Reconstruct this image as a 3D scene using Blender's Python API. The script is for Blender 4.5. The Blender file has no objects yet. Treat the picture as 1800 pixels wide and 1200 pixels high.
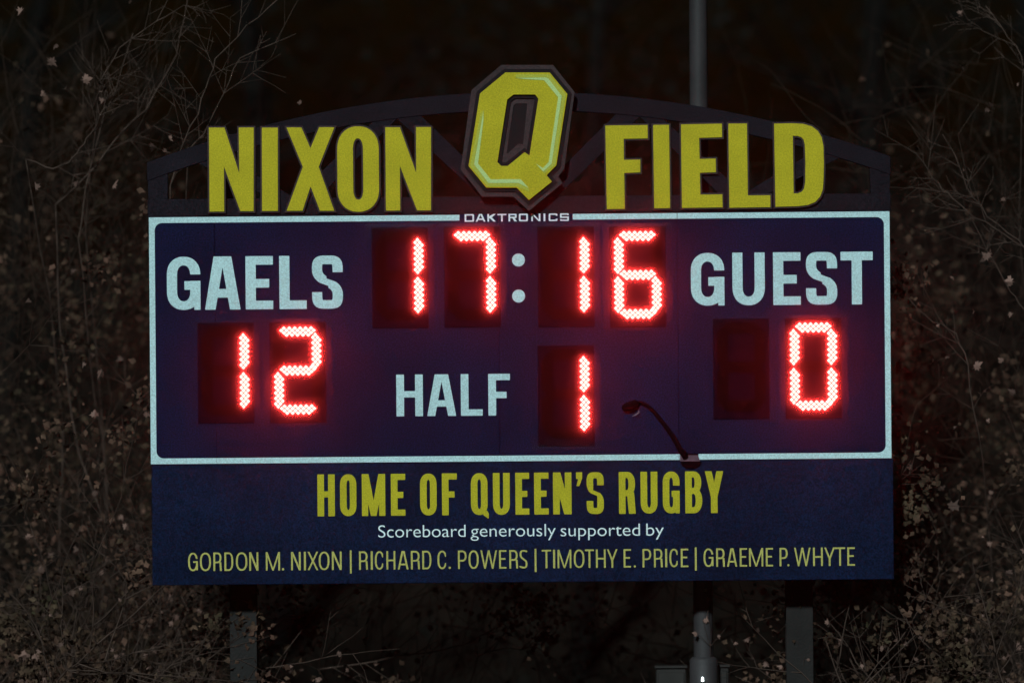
import bpy, math, random
import numpy as np
from mathutils import Vector, Matrix

R = math.radians
sc = bpy.context.scene
col = sc.collection
random.seed(11)

# ------------------------------------------------------------------ camera, world, light, exposure
PPM = 236.0                 # photo pixels per metre on the board's face
DIST = 60.0                 # camera to board
ZC = 4.6                    # height of the picture centre
ROLL = 0.0083

cam_d = bpy.data.cameras.new("camera")
cam_d.sensor_width = 36.0
cam_d.lens = 36.0 * DIST / (1800.0 / PPM)
cam_d.clip_start = 0.5
cam_d.clip_end = 2000.0
cam_d.dof.use_dof = True
cam_d.dof.focus_distance = DIST
cam_d.dof.aperture_fstop = 0.42
cam_o = bpy.data.objects.new("camera", cam_d)
col.objects.link(cam_o)
cam_o.matrix_world = (Matrix.Translation((0, -DIST, ZC)) @ Matrix.Rotation(ROLL, 4, 'Y')
                      @ Matrix.Rotation(R(90), 4, 'X'))
sc.camera = cam_o

SUN_EL, SUN_AZ = R(27), R(-13)      # floodlit from the pitch, above and a little left of the camera
world = bpy.data.worlds.new("World")
sc.world = world
world.use_nodes = True
wn = world.node_tree.nodes; wl = world.node_tree.links
wn.clear()
wo = wn.new('ShaderNodeOutputWorld'); bg = wn.new('ShaderNodeBackground'); sky = wn.new('ShaderNodeTexSky')
sky.sky_type = 'NISHITA'; sky.sun_disc = False
sky.sun_elevation = R(2); sky.sun_rotation = R(180) - SUN_AZ
bg.inputs['Strength'].default_value = 0.0022
wl.new(sky.outputs[0], bg.inputs[0]); wl.new(bg.outputs[0], wo.inputs[0])

sun_d = bpy.data.lights.new("sun", 'SUN')
sun_d.energy = 2.45
sun_d.angle = R(3.0)
sun_d.color = (0.80, 1.0, 1.0)
sun_o = bpy.data.objects.new("sun", sun_d)
col.objects.link(sun_o)
to_sun = Vector((math.sin(SUN_AZ) * math.cos(SUN_EL), -math.cos(SUN_AZ) * math.cos(SUN_EL), math.sin(SUN_EL)))
sun_o.rotation_euler = to_sun.to_track_quat('Z', 'Y').to_euler()
sun_o.location = to_sun * 40

sc.view_settings.view_transform = 'Standard'
sc.view_settings.look = 'None'
sc.view_settings.exposure = 0.0
sc.view_settings.gamma = 1.0
sc.view_settings.use_curve_mapping = False
sc.render.engine = 'CYCLES'
sc.cycles.use_denoising = True
sc.cycles.max_bounces = 4
sc.cycles.volume_bounces = 0
sc.cycles.use_light_tree = True

LED = (42.0, 1.6, 1.4)      # radiance of a lit diode
BLOOM_DENSITY = 0.00092  # density of the air added to bloom the digits
HALO_MIX = 0.09  # scatter share of the panes added to spread the digits' glow

# ------------------------------------------------------------------ helpers
def U(px, py):
    """photo pixel -> pixel with the camera's roll taken out"""
    dx, dy = px - 900.0, py - 600.0
    c, s = math.cos(ROLL), math.sin(ROLL)
    return 900 + dx * c - dy * s, 600 + dx * s + dy * c

def PX(px): return (px - 900.0) / PPM
def PZ(py): return ZC - (py - 600.0) / PPM

def W(px, py, y=0.0):
    """photo pixel at depth y -> world"""
    u, v = U(px, py)
    k = (DIST + y) / DIST
    return Vector((PX(u) * k, y, ZC + (PZ(v) - ZC) * k))

def mat(name, color, rough=0.6, var=0.0, scale=8.0, bump=0.0, bscale=60.0, metal=0.0, fine=0.0, spec=0.3, rnd=0.0, tint=None):
    m = bpy.data.materials.new(name); m.use_nodes = True
    nt = m.node_tree; b = nt.nodes['Principled BSDF']
    b.inputs['Roughness'].default_value = rough
    b.inputs['Metallic'].default_value = metal
    b.inputs['Specular IOR Level'].default_value = spec
    b.inputs['Base Color'].default_value = (*color, 1)
    tc = nt.nodes.new('ShaderNodeTexCoord')
    cur = None
    def scaled(src, lo, hi):
        mr = nt.nodes.new('ShaderNodeMapRange')
        mr.inputs['From Min'].default_value = 0.3; mr.inputs['From Max'].default_value = 0.7
        mr.inputs['To Min'].default_value = lo; mr.inputs['To Max'].default_value = hi
        nt.links.new(src, mr.inputs['Value'])
        return mr.outputs[0]
    facs = []
    if var:
        n = nt.nodes.new('ShaderNodeTexNoise'); n.inputs['Scale'].default_value = scale; n.inputs['Detail'].default_value = 4
        nt.links.new(tc.outputs['Object'], n.inputs['Vector'])
        facs.append(scaled(n.outputs['Fac'], 1 - var, 1 + var))
    if fine:
        n = nt.nodes.new('ShaderNodeTexNoise'); n.inputs['Scale'].default_value = 95; n.inputs['Detail'].default_value = 1
        nt.links.new(tc.outputs['Object'], n.inputs['Vector'])
        facs.append(scaled(n.outputs['Fac'], 1 - fine, 1 + fine))
    if rnd:
        oi = nt.nodes.new('ShaderNodeObjectInfo')
        mr = nt.nodes.new('ShaderNodeMapRange')
        mr.inputs['To Min'].default_value = 1 - rnd; mr.inputs['To Max'].default_value = 1 + rnd
        nt.links.new(oi.outputs['Random'], mr.inputs['Value']); facs.append(mr.outputs[0])
    if facs:
        f = facs[0]
        for g in facs[1:]:
            mm = nt.nodes.new('ShaderNodeMath'); mm.operation = 'MULTIPLY'
            nt.links.new(f, mm.inputs[0]); nt.links.new(g, mm.inputs[1]); f = mm.outputs[0]
        vm = nt.nodes.new('ShaderNodeVectorMath'); vm.operation = 'SCALE'
        vm.inputs[0].default_value = color
        if tint:
            n = nt.nodes.new('ShaderNodeTexNoise'); n.inputs['Scale'].default_value = 1.4; n.inputs['Detail'].default_value = 5; n.inputs['Roughness'].default_value = 0.7
            nt.links.new(tc.outputs['Object'], n.inputs['Vector']); sf = scaled(n.outputs['Fac'], 0, 1)
            mc = nt.nodes.new('ShaderNodeMix'); mc.data_type = 'RGBA'
            mc.inputs['A'].default_value = (*color, 1); mc.inputs['B'].default_value = (*tint, 1)
            nt.links.new(sf, mc.inputs['Factor']); nt.links.new(mc.outputs['Result'], vm.inputs[0])
        nt.links.new(f, vm.inputs['Scale']); nt.links.new(vm.outputs[0], b.inputs['Base Color'])
    if bump:
        n = nt.nodes.new('ShaderNodeTexNoise'); n.inputs['Scale'].default_value = bscale; n.inputs['Detail'].default_value = 3
        nt.links.new(tc.outputs['Object'], n.inputs['Vector'])
        bp = nt.nodes.new('ShaderNodeBump'); bp.inputs['Strength'].default_value = bump; bp.inputs['Distance'].default_value = 0.01
        nt.links.new(n.outputs['Fac'], bp.inputs['Height']); nt.links.new(bp.outputs[0], b.inputs['Normal'])
    return m

def emit(name, c):
    m = bpy.data.materials.new(name); m.use_nodes = True
    nt = m.node_tree; nt.nodes.clear()
    o = nt.nodes.new('ShaderNodeOutputMaterial'); e = nt.nodes.new('ShaderNodeEmission')
    k = max(c); e.inputs['Color'].default_value = (c[0] / k, c[1] / k, c[2] / k, 1); e.inputs['Strength'].default_value = k
    nt.links.new(e.outputs[0], o.inputs['Surface'])
    return m

M = dict(
    navy=mat('navy_paint', (0.0058, 0.0080, 0.0335), 0.6, var=0.30, scale=1.3, fine=0.9, bump=0.15, spec=0.03),
    navy2=mat('navy_vinyl', (0.0046, 0.0108, 0.0350), 0.6, var=0.40, scale=1.1, fine=0.7, bump=0.1, spec=0.03),
    charcoal=mat('charcoal_steel_paint', (0.0112, 0.0090, 0.0140), 0.6, var=0.2, scale=3, fine=0.5, bump=0.2, spec=0.05),
    black=mat('black_module_face', (0.0042, 0.0024, 0.0075), 0.8, var=0.25, scale=12, fine=0.5, spec=0.0),
    seg=mat('black_segment_face', (0.003, 0.0015, 0.0018), 0.8, spec=0.0),
    off=mat('unlit_diode', (0.006, 0.0018, 0.0020), 0.8, spec=0.0),
    white=mat('white_vinyl', (0.57, 0.77, 0.81), 0.5, var=0.05, scale=4, fine=0.15, spec=0.15),
    text=mat('bright_white_vinyl', (0.86, 0.95, 0.97), 0.5, fine=0.05, spec=0.15),
    pinkwhite=mat('white_maker_lettering', (0.84, 0.90, 0.95), 0.5, fine=0.08, spec=0.15),
    yellow=mat('gold_paint', (0.55, 0.44, 0.017), 0.55, var=0.07, scale=5, fine=0.16, bump=0.15, spec=0.12),
    yellow2=mat('gold_vinyl', (0.55, 0.46, 0.022), 0.55, var=0.08, scale=5, fine=0.16, spec=0.12),
    khaki=mat('pale_gold_vinyl', (0.54, 0.48, 0.13), 0.55, var=0.08, scale=9, fine=0.15, spec=0.12),
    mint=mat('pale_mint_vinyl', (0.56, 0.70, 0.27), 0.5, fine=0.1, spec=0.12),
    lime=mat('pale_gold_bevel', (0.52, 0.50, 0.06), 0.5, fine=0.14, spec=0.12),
    brown=mat('brown_trim', (0.050, 0.030, 0.033), 0.6, var=0.15, scale=5, fine=0.3, spec=0.12),
    dark=mat('black_trim', (0.010, 0.007, 0.009), 0.6, spec=0.1),
    shade_black=mat('shadow_black', (0.002, 0.0018, 0.003), 0.9, spec=0.0),  # near-black that paints the arm-shaped shadow
    glass_lens=mat('shiny_lens', (0.03, 0.03, 0.03), 0.12, spec=1.0),
    post=mat('dark_steel_post', (0.0115, 0.0092, 0.0090), 0.6, var=0.25, scale=6, fine=0.2, bump=0.2, spec=0.2),
    pole=mat('galvanised_pole', (0.044, 0.038, 0.041), 0.6, var=0.30, scale=2.5, fine=0.15, spec=0.25),
    box=mat('grey_cabinet_paint', (0.026, 0.022, 0.021), 0.6, var=0.2, scale=6, spec=0.2),
    lamp=emit('small_white_lamp', (3.5, 4.2, 4.2)),
    led=emit('lit_red_diode', LED),
    bark=mat('grey_bark', (0.070, 0.044, 0.036), 0.85, var=0.45, scale=9, spec=0.1),
    bark2=mat('dark_bark', (0.036, 0.022, 0.017), 0.9, var=0.4, scale=9, spec=0.05),
    leaf=mat('dry_pale_leaf', (0.170, 0.095, 0.078), 0.75, var=0.45, scale=30, spec=0.2, rnd=0.55),
    leaf2=mat('dry_brown_leaf', (0.112, 0.054, 0.041), 0.8, var=0.85, scale=4, spec=0.08, tint=(0.036, 0.030, 0.017)),
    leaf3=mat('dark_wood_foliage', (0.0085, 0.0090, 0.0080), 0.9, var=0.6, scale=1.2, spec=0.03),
    grass=mat('dark_turf', (0.03, 0.05, 0.02), 0.9, var=0.3, scale=3, bump=0.4, bscale=30, spec=0.1),
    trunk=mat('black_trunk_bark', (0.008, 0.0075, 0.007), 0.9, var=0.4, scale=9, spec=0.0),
    soil=mat('dark_humus', (0.012, 0.009, 0.007), 0.95, var=0.5, scale=1.5, bump=0.6, bscale=8, spec=0.03),
)

def halo_pane_mat():  # for the added panes that scatter diode light into a red glow
    m = bpy.data.materials.new('halo_scatter_pane'); m.use_nodes = True; nt = m.node_tree; nt.nodes.clear()
    o = nt.nodes.new('ShaderNodeOutputMaterial'); mx = nt.nodes.new('ShaderNodeMixShader'); tr = nt.nodes.new('ShaderNodeBsdfTransparent'); tl = nt.nodes.new('ShaderNodeBsdfTranslucent')
    mx.inputs[0].default_value = HALO_MIX; tl.inputs['Color'].default_value = (0.9, 0.9, 0.9, 1)
    nt.links.new(tr.outputs[0], mx.inputs[1]); nt.links.new(tl.outputs[0], mx.inputs[2]); nt.links.new(mx.outputs[0], o.inputs['Surface'])
    return m
M['halo'] = halo_pane_mat()

def empty(name, loc, label, cat, group=None):
    o = bpy.data.objects.new(name, None); col.objects.link(o)
    o.location = loc; o.empty_display_size = 0.2
    o['label'] = label; o['category'] = cat
    if group: o['group'] = group
    return o

def adopt(ch, parent):
    """parent a child whose mesh is in world coordinates"""
    if parent is None: return
    ch.parent = parent
    # walk up for the whole offset
    t = Vector((0, 0, 0)); p = parent
    while p is not None:
        t += p.location + p.matrix_parent_inverse.translation; p = p.parent
    ch.matrix_parent_inverse = Matrix.Translation(-t)

def link_mesh(name, me, m, parent=None, kind=None):
    if m is not None and not me.materials: me.materials.append(m)
    o = bpy.data.objects.new(name, me); col.objects.link(o)
    if kind: o['kind'] = kind
    adopt(o, parent)
    return o

class MB:
    def __init__(s): s.v = []; s.f = []; s.mi = []
    def add(s, vs, fs, mi=0):
        k = len(s.v); s.v += [tuple(v) for v in vs]
        s.f += [tuple(i + k for i in f) for f in fs]; s.mi += [mi] * len(fs)
    def box(s, a, b, mi=0):
        (x0, y0, z0), (x1, y1, z1) = a, b
        s.add([(x0,y0,z0),(x1,y0,z0),(x1,y1,z0),(x0,y1,z0),(x0,y0,z1),(x1,y0,z1),(x1,y1,z1),(x0,y1,z1)],
              [(0,3,2,1),(4,5,6,7),(0,1,5,4),(1,2,6,5),(2,3,7,6),(3,0,4,7)], mi)
    def bbox(s, a, b, c=0.004, mi=0):
        """box with chamfered edges on its long outline, front face towards -y"""
        (x0, y0, z0), (x1, y1, z1) = a, b
        vs = [(x0+c,y0,z0+c),(x1-c,y0,z0+c),(x1-c,y0,z1-c),(x0+c,y0,z1-c),
              (x0,y0+c,z0),(x1,y0+c,z0),(x1,y0+c,z1),(x0,y0+c,z1),
              (x0,y1,z0),(x1,y1,z0),(x1,y1,z1),(x0,y1,z1)]
        fs = [(0,1,2,3)]
        for i in range(4):
            j = (i+1) % 4
            fs += [(4+i,4+j,j,i),(8+i,8+j,4+j,4+i)]
        fs.append((11,10,9,8))
        s.add(vs, fs, mi)
    def tube(s, pts, rad, n=5, mi=0, cap=True):
        pts = [Vector(p) for p in pts]; k = len(s.v); N = len(pts)
        ref = Vector((0.31, 0.87, 0.2))
        for i, p in enumerate(pts):
            t = (pts[min(i+1, N-1)] - pts[max(i-1, 0)]).normalized()
            a = t.cross(ref)
            if a.length < 1e-4: a = t.cross(Vector((1, 0, 0)))
            a.normalize(); b = t.cross(a)
            r = rad[i] if hasattr(rad, '__len__') else rad
            for j in range(n):
                an = 2 * math.pi * j / n
                s.v.append(tuple(p + a * (r * math.cos(an)) + b * (r * math.sin(an))))
        for i in range(N - 1):
            for j in range(n):
                s.f.append((k+i*n+j, k+i*n+(j+1) % n, k+(i+1)*n+(j+1) % n, k+(i+1)*n+j)); s.mi.append(mi)
        if cap:
            s.f.append(tuple(k+j for j in range(n))[::-1]); s.mi.append(mi)
            s.f.append(tuple(k+(N-1)*n+j for j in range(n))); s.mi.append(mi)
    def mesh(s, name, mats=(), smooth=False):
        me = bpy.data.meshes.new(name); me.from_pydata(s.v, [], s.f)
        for m in mats: me.materials.append(m)
        if len(mats) > 1: me.polygons.foreach_set('material_index', s.mi)
        if smooth: me.polygons.foreach_set('use_smooth', [True] * len(me.polygons))
        me.update(); return me
    def build(s, name, m, parent=None, kind=None, smooth=False):
        ms = m if isinstance(m, (list, tuple)) else [m]
        return link_mesh(name, s.mesh(name, ms, smooth), None, parent, kind)

# ------------------------------------------------------------------ filled outlines -> solid plates
def plate_mesh(contours, depth, offset=0.0, bevel=0.0, name='plate'):
    """contours in (x, z) metres on the board; depth towards the camera; front at local +Z"""
    cu = bpy.data.curves.new('t', 'CURVE'); cu.dimensions = '2D'; cu.fill_mode = 'BOTH'
    cu.extrude = max(depth / 2 - bevel, 0.0); cu.offset = offset; cu.bevel_depth = bevel; cu.bevel_resolution = 1
    for c in contours:
        sp = cu.splines.new('POLY'); sp.points.add(len(c) - 1); sp.use_cyclic_u = True
        for i, (x, z) in enumerate(c): sp.points[i].co = (x, z, 0, 1)
    o = bpy.data.objects.new('t', cu); col.objects.link(o)
    dg = bpy.context.evaluated_depsgraph_get(); dg.update()
    me = bpy.data.meshes.new_from_object(o.evaluated_get(dg), depsgraph=dg)
    bpy.data.objects.remove(o); bpy.data.curves.remove(cu)
    me.materials.clear(); me.name = name
    return me

ROT = Matrix.Rotation(R(90), 4, 'X')
def plate(name, contours, y_back, depth, m, parent, offset=0.0, bevel=0.0, kind=None):
    me = plate_mesh(contours, depth, offset, bevel, name)
    me.transform(Matrix.Translation((0, y_back - depth / 2, 0)) @ ROT)
    return link_mesh(name, me, m, parent, kind)

def px_poly(pts):     # rolled photo pixels -> board (x, z)
    out = []
    for p in pts:
        u, v = U(*p); out.append((PX(u), PZ(v)))
    return out

# ------------------------------------------------------------------ lettering: implicit glyphs traced to outlines
class G:
    def __init__(s, w, h, st, ba, ry=0.3, n=150, pad=0.08):
        s.w, s.h, s.s, s.b, s.ry = w, h, st, ba, ry
        s.d = h / n; p = pad * h + s.d * 2
        s.xs = np.arange(-p, w + p, s.d); s.ys = np.arange(-p - 0.1 * h, h + p, s.d)
        s.X, s.Y = np.meshgrid(s.xs, s.ys)
        s.F = np.full_like(s.X, 1e3)
    def _box(s, x0, y0, x1, y1): return np.maximum(np.maximum(x0 - s.X, s.X - x1), np.maximum(y0 - s.Y, s.Y - y1))
    def _rb(s, x0, y0, x1, y1, rx, ry, cor='abcd', p=2.2):
        rx = max(min(rx, (x1 - x0) / 2), 1e-6); ry = max(min(ry, (y1 - y0) / 2), 1e-6)
        f = s._box(x0, y0, x1, y1)
        for c, (cx, cy, sx, sy) in dict(a=(x0+rx, y0+ry, -1, -1), b=(x1-rx, y0+ry, 1, -1), c=(x1-rx, y1-ry, 1, 1), d=(x0+rx, y1-ry, -1, 1)).items():
            if c in cor:
                dx = (s.X - cx) * sx / rx; dy = (s.Y - cy) * sy / ry
                q = (np.abs(np.maximum(dx, 0)) ** p + np.abs(np.maximum(dy, 0)) ** p) ** (1 / p)
                f = np.where((dx > 0) & (dy > 0), np.maximum(f, (q - 1) * min(rx, ry)), f)
        return f
    def _cv(s, pts):
        a = sum(pts[i][0] * pts[(i+1) % len(pts)][1] - pts[(i+1) % len(pts)][0] * pts[i][1] for i in range(len(pts)))
        if a < 0: pts = pts[::-1]
        f = np.full_like(s.X, -1e3)
        for i in range(len(pts)):
            (x0, y0), (x1, y1) = pts[i], pts[(i+1) % len(pts)]
            l = math.hypot(x1-x0, y1-y0)
            if l < 1e-9: continue
            f = np.maximum(f, ((s.X-x0)*(y1-y0) - (s.Y-y0)*(x1-x0)) / l)
        return f
    def _pa(s, pts, sx=None, sy=None):
        sx = sx or s.s; sy = sy or s.b
        f = np.full_like(s.X, 1e3)
        for (x0, y0), (x1, y1) in zip(pts, pts[1:]):
            ax, ay = s.X / (sx/2), s.Y / (sy/2)
            px, py, qx, qy = x0/(sx/2), y0/(sy/2), x1/(sx/2), y1/(sy/2)
            vx, vy = qx-px, qy-py; L = vx*vx + vy*vy + 1e-12
            t = np.clip(((ax-px)*vx + (ay-py)*vy) / L, 0, 1)
            f = np.minimum(f, np.hypot(ax-px-t*vx, ay-py-t*vy))
        return (f - 1) * min(sx, sy) / 2
    def add(s, f): s.F = np.minimum(s.F, f)
    def sub(s, f): s.F = np.maximum(s.F, -f)
    def box(s, *a): s.add(s._box(*a))
    def cut(s, *a): s.sub(s._box(*a))
    def ring(s, x0, y0, x1, y1, cor='abcd', ry=None, p=2.2):
        ry = s.ry * s.h if ry is None else ry
        rx = (x1 - x0) / 2 if cor == 'abcd' and not s.sq else min((x1 - x0) * 0.8, s.rxs)
        o = s._rb(x0, y0, x1, y1, rx, ry, cor, p)
        i = s._rb(x0+s.s, y0+s.b, x1-s.s, y1-s.b, max(rx - s.s, 0.3*s.s), max(ry - s.b, 0.3*s.b), cor, p)
        s.add(np.maximum(o, -i)); return o
    def contours(s):
        F = s.F; F = np.where(np.abs(F) < 1e-9, 1e-9, F)
        ny, nx = F.shape; segs = {}
        ins = F < 0
        def pt(a, b):
            (i, j), (k, l) = a, b
            t = F[i, j] / (F[i, j] - F[k, l])
            return (s.xs[j] + t * (s.xs[l] - s.xs[j]), s.ys[i] + t * (s.ys[k] - s.ys[i]))
        code = ins[:-1, :-1] * 1 + ins[:-1, 1:] * 2 + ins[1:, 1:] * 4 + ins[1:, :-1] * 8
        TAB = {1:[(3,0)],2:[(0,1)],3:[(3,1)],4:[(1,2)],5:[(3,2),(1,0)],6:[(0,2)],7:[(3,2)],8:[(2,3)],9:[(2,0)],10:[(2,1),(0,3)],11:[(2,1)],12:[(1,3)],13:[(1,0)],14:[(0,3)]}
        P = {}
        for i, j in zip(*np.nonzero((code > 0) & (code < 15))):
            e = [((i,j),(i,j+1)), ((i,j+1),(i+1,j+1)), ((i+1,j),(i+1,j+1)), ((i,j),(i+1,j))]
            for a, b in TAB[int(code[i, j])]:
                segs[e[a]] = e[b]
        out = []
        while segs:
            k0 = next(iter(segs)); c = []; k = k0
            while k in segs:
                c.append(pt(*k)); k = segs.pop(k)
            if len(c) > 5: out.append(simp(c, s.d * 0.22))
        return [c for c in out if len(c) > 2]

def simp(c, tol):
    # closed RDP: split at two far points
    n = len(c); a = 0; b = max(range(n), key=lambda i: (c[i][0]-c[0][0])**2 + (c[i][1]-c[0][1])**2)
    def rdp(pts):
        st = [(0, len(pts)-1)]; keep = {0, len(pts)-1}
        A = np.array(pts)
        while st:
            i, j = st.pop()
            if j - i < 2: continue
            p, q = A[i], A[j]; v = q - p; L = math.hypot(*v) + 1e-12
            d = np.abs((A[i+1:j, 0]-p[0])*v[1] - (A[i+1:j, 1]-p[1])*v[0]) / L
            k = int(d.argmax())
            if d[k] > tol:
                k += i + 1; keep.add(k); st += [(i, k), (k, j)]
        return [pts[i] for i in sorted(keep)]
    return rdp(c[a:b+1])[:-1] + rdp(c[b:] + [c[0]])[:-1]

def bez(p0, p1, p2, p3, n=10):
    return [tuple((1-t)**3*a + 3*(1-t)**2*t*b + 3*(1-t)*t*t*c + t**3*d for a, b, c, d in zip(p0, p1, p2, p3)) for t in [i/n for i in range(n+1)]]

def glyph(ch, w, h, st, ba, ry=0.3, sq=False, n=150, diag=1.0):
    g = G(w, h, st, ba, ry, n); g.sq = sq
    g.rxs = (0.16 * h if sq else w * 0.62)
    s, b = st, ba; dg = st * diag
    if ch in 'OQ':
        g.ring(0, 0, w, h)
        if ch == 'Q': g.add(g._cv([(w*0.55, h*0.16), (w*0.86, h*0.10), (w*1.06, -h*0.055), (w*1.04, -h*0.01-b*0.55), (w*0.76, -h*0.01)]))
        if ch == 'Q': g.add(g._cv([(w*0.62, h*0.10), (w*0.62+s*0.9, h*0.10), (w*1.06, h*0.035), (w*1.06, -h*0.06), (w*0.95, -h*0.06)]))
    elif ch == 'D':
        rx = min(w * 0.8, g.rxs * (1 if sq else 1.15))
        o = g._rb(0, 0, w, h, rx, ry * h, 'bc', 2.1); i = g._rb(s, b, w-s, h-b, max(rx-s, .3*s), max(ry*h-b, .3*b), 'bc', 2.3)
        g.add(np.maximum(o, -i))
    elif ch == 'C':
        g.ring(0, 0, w, h)
        if sq: g.cut(w-s*1.2, h*0.30, w*1.1, h*0.70)
        else: g.cut(w*0.52, h*0.34, w*1.1, h*0.66)
        if diag < 0.97: g.cut(w*0.90, -h, w*1.2, h*2)
    elif ch == 'G':
        g.ring(0, 0, w, h)
        g.cut(w*0.52, h*0.545, w*1.1, h*0.665)
        g.cut(w*0.5, h*0.40, w - s, h*0.545); 
        g.box(w*0.52, h*0.54-b, w, h*0.54); g.box(w-s*0.98, h*0.05, w, h*0.54)
        if diag >= 0.97: g.box(w-s*0.62, 0, w, h*0.3)
    elif ch == 'U':
        rx = w/2; o = g._rb(0, 0, w, h, rx, ry*h, 'ab'); i = g._rb(s, b, w-s, h*1.3, rx-s, max(ry*h-b, .3*b), 'ab')
        g.add(np.maximum(o, -i))
    elif ch in 'EF':
        g.box(0, 0, s, h); g.box(0, h-b, w, h); g.box(0, h*0.57-b, w*0.86 if ch == 'E' else w*0.84, h*0.57)
        if ch == 'E': g.box(0, 0, w, b)
    elif ch == 'L': g.box(0, 0, s, h); g.box(0, 0, w, b)
    elif ch == 'I': g.box(0, 0, w, h)
    elif ch == '|': g.box(0, -h*0.3, w, h*1.06)
    elif ch == 'H': g.box(0, 0, s, h); g.box(w-s, 0, w, h); g.box(0, h*0.45-0.0, w, h*0.45+b)
    elif ch == 'T': g.box(0, h-b, w, h); g.box((w-s)/2, 0, (w+s)/2, h)
    elif ch == '.':
        g.add((np.hypot((g.X-w/2)/(w/2), (g.Y-w/2)/(w/2)) - 1) * w/2)
    elif ch == "'":
        g.add(g._cv([(0, h), (w*0.95, h), (w*0.95, h*0.88), (w*0.45, h*0.67), (0, h*0.67), (w*0.35, h*0.81), (0.0, h*0.82)][:2] + [(w*0.95, h*0.84), (w*0.0, h*0.84)]))
        g.add(g._cv([(w*0.38, h*0.86), (w*0.95, h*0.86), (w*0.5, h*0.67), (w*0.05, h*0.67)]))
    elif ch == 'N':
        k = 1.12 * dg
        g.box(0, 0, s, h); g.box(w-s, 0, w, h); g.add(g._cv([(s*0.98 - k*0.0 if False else 0.0, h), (k, h), (w, 0), (w-k, 0)]))
    elif ch == 'M':
        k = dg * 1.02
        g.box(0, 0, s*0.94, h); g.box(w-s*0.94, 0, w, h)
        m = w/2
        g.add(g._cv([(0.0, h), (k, h), (m+k*0.42, 0), (m-k*0.42, 0)])); g.add(g._cv([(w, h), (w-k, h), (m-k*0.42, 0), (m+k*0.42, 0)]))
    elif ch == 'A':
        k = dg * 1.04
        g.add(g._cv([(0, 0), (k, 0), (w/2+k*0.17, h), (w/2-k*0.83, h)])); g.add(g._cv([(w, 0), (w-k, 0), (w/2-k*0.17, h), (w/2+k*0.83, h)]))
        g.add(np.maximum(g._box(0, h*0.225, w, h*0.225+b), g._cv([(0, 0), (w, 0), (w/2+k*0.5, h), (w/2-k*0.5, h)])))
    elif ch == 'X':
        k = dg * 1.06
        g.add(g._cv([(0, h), (k, h), (w, 0), (w-k, 0)])); g.add(g._cv([(w, h), (w-k, h), (0, 0), (k, 0)]))
    elif ch == 'Y':
        k = dg * 1.02; m = w/2
        g.box(m-s/2, 0, m+s/2, h*0.45)
        g.add(g._cv([(0, h), (k, h), (m+s/2, h*0.38), (m-s/2, h*0.38)])); g.add(g._cv([(w, h), (w-k, h), (m-s/2, h*0.38), (m+s/2, h*0.38)]))
    elif ch == 'W':
        k = dg * 0.98; q = w * 0.27; m = w/2
        for a in (1, -1):
            f = lambda x: x if a == 1 else w - x
            g.add(g._cv([(f(0), h), (f(k), h), (f(q+k*.45), 0), (f(q-k*.45), 0)])); g.add(g._cv([(f(m-k*.5), h), (f(m+k*.5), h), (f(q+k*.45), 0), (f(q-k*.45), 0)]))
    elif ch == 'K':
        g.box(0, 0, s, h); g.add(g._cv([(s*0.6, h*0.47), (s*0.6, h*0.47+b*0.9), (w-s*1.5, h), (w, h), (s*1.9, h*0.40)]))
        g.add(g._cv([(s*1.1, h*0.52), (s*2.2, h*0.64), (w, 0), (w-s*1.5, 0)]))
    elif ch in 'PR':
        y0 = h * (0.42 if ch == 'R' else 0.40)
        g.box(0, 0, s, h)
        rx = g.rxs; ryy = (h - y0) / 2 if not sq else 0.14*h
        ww = w * (0.97 if ch == 'R' else 1)
        o = g._rb(0, y0, ww, h, rx, ryy, 'bc'); i = g._rb(s, y0+b, ww-s, h-b, max(rx-s, .3*s), max(ryy-b, .4*b), 'bc')
        g.add(np.maximum(o, -i))
        if ch == 'R':
            k = dg * 1.03
            g.add(g._cv([(w*0.42 if sq else w-k*1.30, y0+b*0.6), (w*0.42+k*1.3 if sq else w-k*0.22, y0+b*0.6), (w, 0), (w-k*(1.5 if sq else 1), 0)]))
    elif ch == 'B':
        for (y0, y1, ww) in ((h*0.46, h, w*0.95), (0, h*0.46+b, w)):
            rx = g.rxs; ryy = (y1-y0)/2
            o = g._rb(0, y0, ww, y1, rx, ryy, 'bc'); i = g._rb(s, y0+b, ww-s, y1-b, max(rx-s, .3*s), max(ryy-b, .4*b), 'bc')
            g.sub(i); g.add(np.maximum(o, -i))
        g.sub(g._rb(s, h*0.46+b, w*0.95-s, h-b, max(g.rxs-s, .3*s), (h*0.54)/2-b, 'bc'))
        g.sub(g._rb(s, b, w-s, h*0.46, max(g.rxs-s, .3*s), (h*0.46+b)/2-b, 'bc'))
    elif ch == 'S':
        if sq:
            g.box(0, h-b, w, h); g.box(0, (h-b)/2, w, (h+b)/2); g.box(0, 0, w, b); g.box(0, (h-b)/2, s, h); g.box(w-s, 0, w, (h+b)/2)
            g.box(w-s, h*0.76, w, h); g.box(0, 0, s, h*0.24)
            g.F = np.maximum(g.F, g._rb(0, 0, w, h, 0.14*h, 0.14*h))
        else:
            a, e = s/2, b/2; r = w-a; m = w/2
            p = [(r, h*0.60), (r, h*0.745)]
            p += bez((r, h*0.745), (r, h*0.93), (w*0.74, h-e), (m, h-e))
            p += bez((m, h-e), (w*0.26, h-e), (a, h*0.93), (a, h*0.755))
            p += bez((a, h*0.755), (a, h*0.60), (w*0.32, h*0.565), (m, h*0.50))
            p += bez((m, h*0.50), (w*0.70, h*0.435), (r, h*0.40), (r, h*0.25))
            p += bez((r, h*0.25), (r, h*0.07), (w*0.74, e), (m, e))
            p += bez((m, e), (w*0.26, e), (a, h*0.07), (a, h*0.255))
            p += [(a, h*0.40)]
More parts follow.
